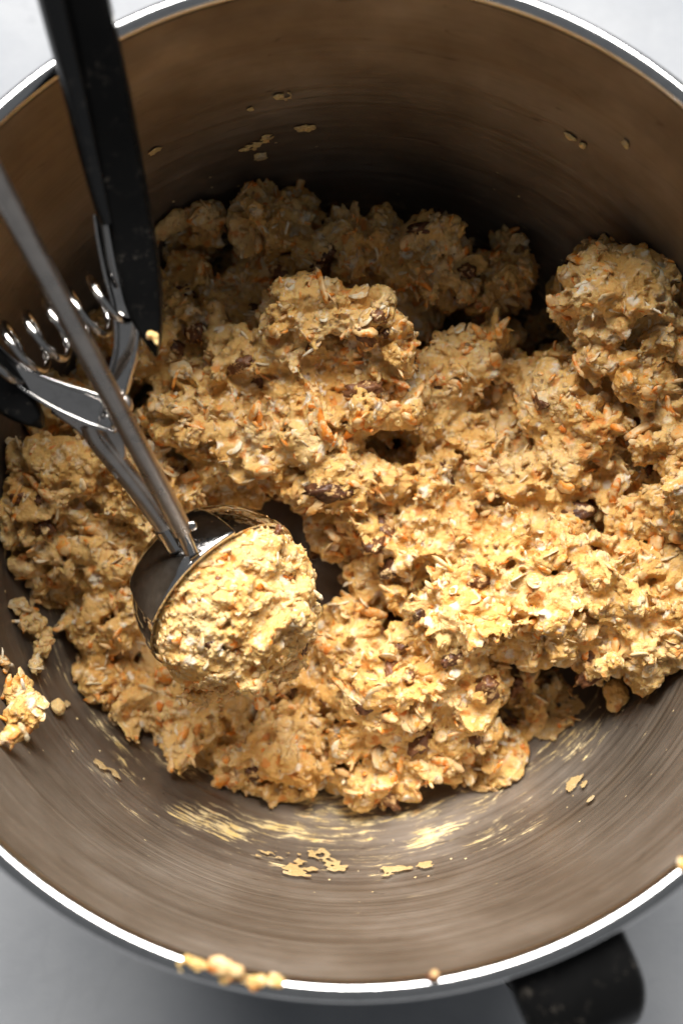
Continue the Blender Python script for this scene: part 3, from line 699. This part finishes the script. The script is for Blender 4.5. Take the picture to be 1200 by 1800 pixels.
clump('dough_fleck', 'dry dough fleck on the wall close to the black grip', 'dough fleck', [(272, 262, 18, 6, .002)], (0.001, .001, .3))
clump('dough_fleck', 'brown dough fleck pair on the wall above the high pile', 'dough fleck', [(1003, 237, 16, 5, .0015), (1026, 252, 9, 5, .0015)], (0.001, .001, .3))
clump('dough_fleck', 'single dark dough fleck on the wall over the high pile', 'dough fleck', [(1100, 250, 13, 9, .002)], (0.001, .001, .3))

def rim_clump(name, label, items, a=(.0015, .002, .75), mat=None):
    bl = []
    for px, py, r, dz in items:
        p = on_z(px, py, RIM_Z + 0.002 + dz); r *= 1.25; bl.append((p, (r * 1.35, r, r * .8), None))
    o = make_dough_mesh(name, bl, 0.0005, 0.0003, a[0], a[1], a[2], None, clamp=False, big=.1)
    if mat: o.data.materials[0] = M[mat]
    return tag(o, label, 'dough crumb')
rimc = rim_clump('dough_crumb', 'orange and cream dough crumbs clinging to the bowl rim', [(322, 1688, .0009, 0), (342, 1693, .0012, 0), (352, 1702, .0011, 0), (372, 1702, .0013, .0003), (392, 1708, .0015, 0), (409, 1716, .0012, .0003), (428, 1720, .0012, 0), (452, 1725, .0009, 0), (480, 1728, .0009, 0), (314, 1700, .0011, -.001), (398, 1724, .0010, -.001), (440, 1729, .0008, -.0005)], (.0018, .0022, .8))
gc = make_dough_mesh('dough_crumb', [(at(268, 590, .3395), (.0016, .0011, .0009), None), (at(276, 600, .3395), (.0009, .0012, .0009), None)], .0005, .0003, .001, .001, .4, None, clamp=False, big=.05)
tag(gc, 'pale crumb stuck near the tip of the long black grip', 'dough crumb')
rim_clump('dough_crumb', 'tiny brown crumb sitting alone on the polished rim', [(760, 1717, .0010, .0004), (764, 1709, .0008, .0006)], (.0005, .0005, .2), 'pecan')
rim_clump('dough_crumb', 'small yellow crumb on the rim above the black handle', [(1199, 1520, .0008, 0), (1195, 1512, .0006, 0)], (.001, .001, .3))

# ------------------------------------------------------------------ inclusions
def lump_template(sx, sy, sz, sub, nz, amp, seed):
    bm = bmesh.new(); bmesh.ops.create_icosphere(bm, subdivisions=sub, radius=1)
    for v in bm.verts:
        k = 1 + amp * mnoise.noise(v.co * nz + Vector((seed * 7.3, seed * 1.7, 0)))
        v.co = Vector((v.co.x * sx, v.co.y * sy, v.co.z * sz)) * k
    me = bpy.data.meshes.new('t'); bm.to_mesh(me); bm.free(); return me
def shred_template(L_, w, t, bend, seed):
    rs = random.Random(seed); n = 7; pts = []; sc = []
    for i in range(n):
        x = (i / (n - 1) - .5); pts.append(Vector((x * L_, bend * L_ * (x * x * 4 - .5) * .3, rs.uniform(-.1, .1) * t + bend * L_ * .12 * math.sin(x * 5 + seed))))
        e = min(1.0, .45 + 3 * min(i, n - 1 - i) / (n - 1)); sc.append((e * rs.uniform(.75, 1.15), e * rs.uniform(.75, 1.15)))
    return sweep(pts, rrect(w, t, min(w, t) * .3, 1), Vector((0, 0, 1)), sc)
def flake_template(r, seed):
    rs = random.Random(seed); n = 11; vs_, fs_ = [], []
    rad = [r * (1 + rs.uniform(-.22, .16)) * (0.78 + .22 * abs(math.cos(math.pi * k / n))) for k in range(n)]
    cup = rs.uniform(-.3, .3)
    for lay, zz in ((0, .5), (1, -.5)):
        vs_.append((0, 0, r * .13 * zz))
        for ring, f in ((.55, .95), (1.0, .55)):
            for k in range(n):
                a = 2 * math.pi * k / n; rr = rad[k] * ring
                vs_.append((rr * math.cos(a) * 1.25, rr * math.sin(a), zz * r * .22 * f + cup * r * ring * ring * math.cos(a * 2) * .5 + rs.uniform(-.03, .03) * r))
    o = 1 + 2 * n
    for k in range(n):
        q = (k + 1) % n
        for b, fl in ((0, 0), (o, 1)):
            t = (b, b + 1 + k, b + 1 + q); s = (b + 1 + k, b + 1 + n + k, b + 1 + n + q, b + 1 + q)
            fs_ += [t[::-1], s[::-1]] if fl else [t, s]
        fs_.append((1 + n + k, o + 1 + n + k, o + 1 + n + q, 1 + n + q))
    return mesh_from(vs_, fs_)
T = {
 'carrot_shred': ([shred_template(L_, w, t, b, i) for i, (L_, w, t, b) in enumerate(((.0085, .0024, .0014, .5), (.0060, .0030, .0016, .6), (.0110, .0020, .0012, .3), (.0050, .0034, .0018, .2), (.0075, .0018, .0012, .7)))], 'carrot'),
 'oat_flake': ([flake_template(r, 20 + i) for i, r in enumerate((.0022, .0026, .0019, .0029))], 'oat'),
 'coconut_shred': ([shred_template(L_, .0010, .0007, b, 40 + i) for i, (L_, b) in enumerate(((.005, .15), (.0065, .3), (.004, .1)))], 'coconut'),
 'pecan_piece': ([lump_template(a, b, c, 3, 2.0, .6, 60 + i) for i, (a, b, c) in enumerate(((.0052, .0026, .0021), (.0066, .0028, .0022), (.0038, .0028, .0021)))], 'pecan'),
 'dough_bit': ([lump_template(a, b, c, 1, 2.2, .8, 80 + i) for i, (a, b, c) in enumerate(((.0015, .0010, .0009), (.0011, .0011, .0008), (.0020, .0011, .0008)))], 'dough'),
}
for k, (ms, mt) in T.items():
    for me in ms:
        me.materials.append(M[mt]); me.polygons.foreach_set('use_smooth', np.ones(len(me.polygons), dtype=bool))
def surface_points(o, count, zmin=-0.25):
    me = o.data; n = len(me.vertices)
    co = np.empty(n * 3, np.float32); me.vertices.foreach_get('co', co); co = co.reshape(-1, 3)
    no = np.empty(n * 3, np.float32); me.vertices.foreach_get('normal', no); no = no.reshape(-1, 3)
    tocam = np.array(CAM) - co; tocam /= np.linalg.norm(tocam, axis=1)[:, None]
    ok = np.nonzero((no * tocam).sum(1) > zmin)[0]
    ids = rng.choice(ok, size=min(count, len(ok)), replace=False); return co[ids], no[ids]
def place(me_i, p, nn, sink, tilt, scale):
    nn = Vector(nn).normalized(); t = nn.orthogonal().normalized(); t = Matrix.Rotation(random.uniform(0, 6.283), 3, nn) @ t
    nn2 = (nn + Vector((random.gauss(0, tilt), random.gauss(0, tilt), random.gauss(0, tilt)))).normalized()
    t = (t - nn2 * t.dot(nn2)).normalized(); b = nn2.cross(t)
    m = Matrix((t, b, nn2)).transposed().to_4x4(); m = m @ Matrix.Diagonal((scale, scale * random.uniform(.8, 1.2), scale, 1))
    m.translation = Vector(p) - nn * sink; return m
def add_parts(kind, o, root, count, sink, tilt, smin=.8, smax=1.25):
    ms, mt = T[kind]; P, Nn = surface_points(o, count, 0.1)
    for p, nn in zip(P, Nn):
        i = random.randrange(len(ms)); c = bpy.data.objects.new(kind, ms[i]); col.objects.link(c)
        c.parent = root; c.matrix_parent_inverse = Matrix.Translation(root.location).inverted()
        c.matrix_basis = place(i, p, nn, sink, tilt, random.uniform(smin, smax))
def paint_plain(me):
    at_ = me.attributes.new('dough_colour', 'FLOAT_COLOR', 'POINT'); n = len(me.vertices)
    base = np.array((0.70, 0.45, 0.20, 1.0)); k = np.repeat(rng.uniform(.9, 1.15, n // 6 + 1), 6)[:n]
    c = np.ones((n, 4)); c[:, :3] = base[:3] * k[:, None]; at_.data.foreach_set('color', c.astype(np.float32).ravel())
def add_stuff(name, kind, o, root, count, sink, tilt, smin=.5, smax=1.1):
    ms, mt = T[kind]; P, Nn = surface_points(o, count, -.1); V, F, off = [], [], 0
    data = [(np.array([v.co for v in me.vertices]), [tuple(p.vertices) for p in me.polygons]) for me in ms]
    for p, nn in zip(P, Nn):
        vv, ff = data[random.randrange(len(ms))]
        mw = np.array(place(0, p, nn, sink, tilt, random.uniform(smin, smax)))
        V.append(vv @ mw[:3, :3].T + mw[:3, 3]); F += [tuple(x + off for x in f) for f in ff]; off += len(vv)
    me = bpy.data.meshes.new(name); me.from_pydata(np.concatenate(V).tolist(), [], F); me.update()
    if mt == 'dough': paint_plain(me)
    c = link(name, me, M[mt], None); c['kind'] = 'stuff'
    c.parent = root; c.matrix_parent_inverse = Matrix.Translation(root.location).inverted(); return c
def rim_shred(px, py, ang, sc):
    c = bpy.data.objects.new('carrot_shred', T['carrot_shred'][0][3]); col.objects.link(c); c.parent = rimc
    c.matrix_world = Matrix.Translation(on_z(px, py, RIM_Z + .0036)) @ Matrix.Rotation(ang, 4, 'Z') @ Matrix.Rotation(.25, 4, 'X') @ Matrix.Scale(sc, 4)
rim_shred(388, 1698, -.35, 1.1); rim_shred(412, 1706, -.2, .8)
add_parts('oat_flake', mass, dough, 280, .0007, .35)
add_parts('carrot_shred', mass, dough, 290, .0008, .3, .8, 1.6)
add_parts('coconut_shred', mass, dough, 160, .0002, .4)
add_parts('pecan_piece', mass, dough, 95, .0012, .3, .6, 1.15)
add_stuff('fine_crumbs', 'dough_bit', mass, dough, 3500, .0003, .5)
add_stuff('fine_carrot', 'carrot_shred', mass, dough, 2000, .0004, .35, .35, .75)
add_stuff('fine_oats', 'oat_flake', mass, dough, 900, .0004, .4, .35, .7)
for o in list(scene.objects):
    if o.name.startswith('dough_clump'):
        add_parts('carrot_shred', o, o, 3, .0004, .3, .5, .9); add_parts('oat_flake', o, o, 7, .0006, .4, .5, .9); add_parts('coconut_shred', o, o, 4, .0002, .4)
add_parts('oat_flake', pm, portion, 26, .0006, .3, .7, 1.1)
add_parts('carrot_shred', pm, portion, 26, .0005, .3, .6, 1.0)
add_parts('coconut_shred', pm, portion, 14, .0002, .4)
add_parts('pecan_piece', pm, portion, 6, .0012, .3, .5, .8)
add_stuff('fine_crumbs', 'dough_bit', pm, portion, 900, .0003, .5, .4, 1.0)
add_stuff('fine_carrot', 'carrot_shred', pm, portion, 130, .0004, .35, .3, .65)
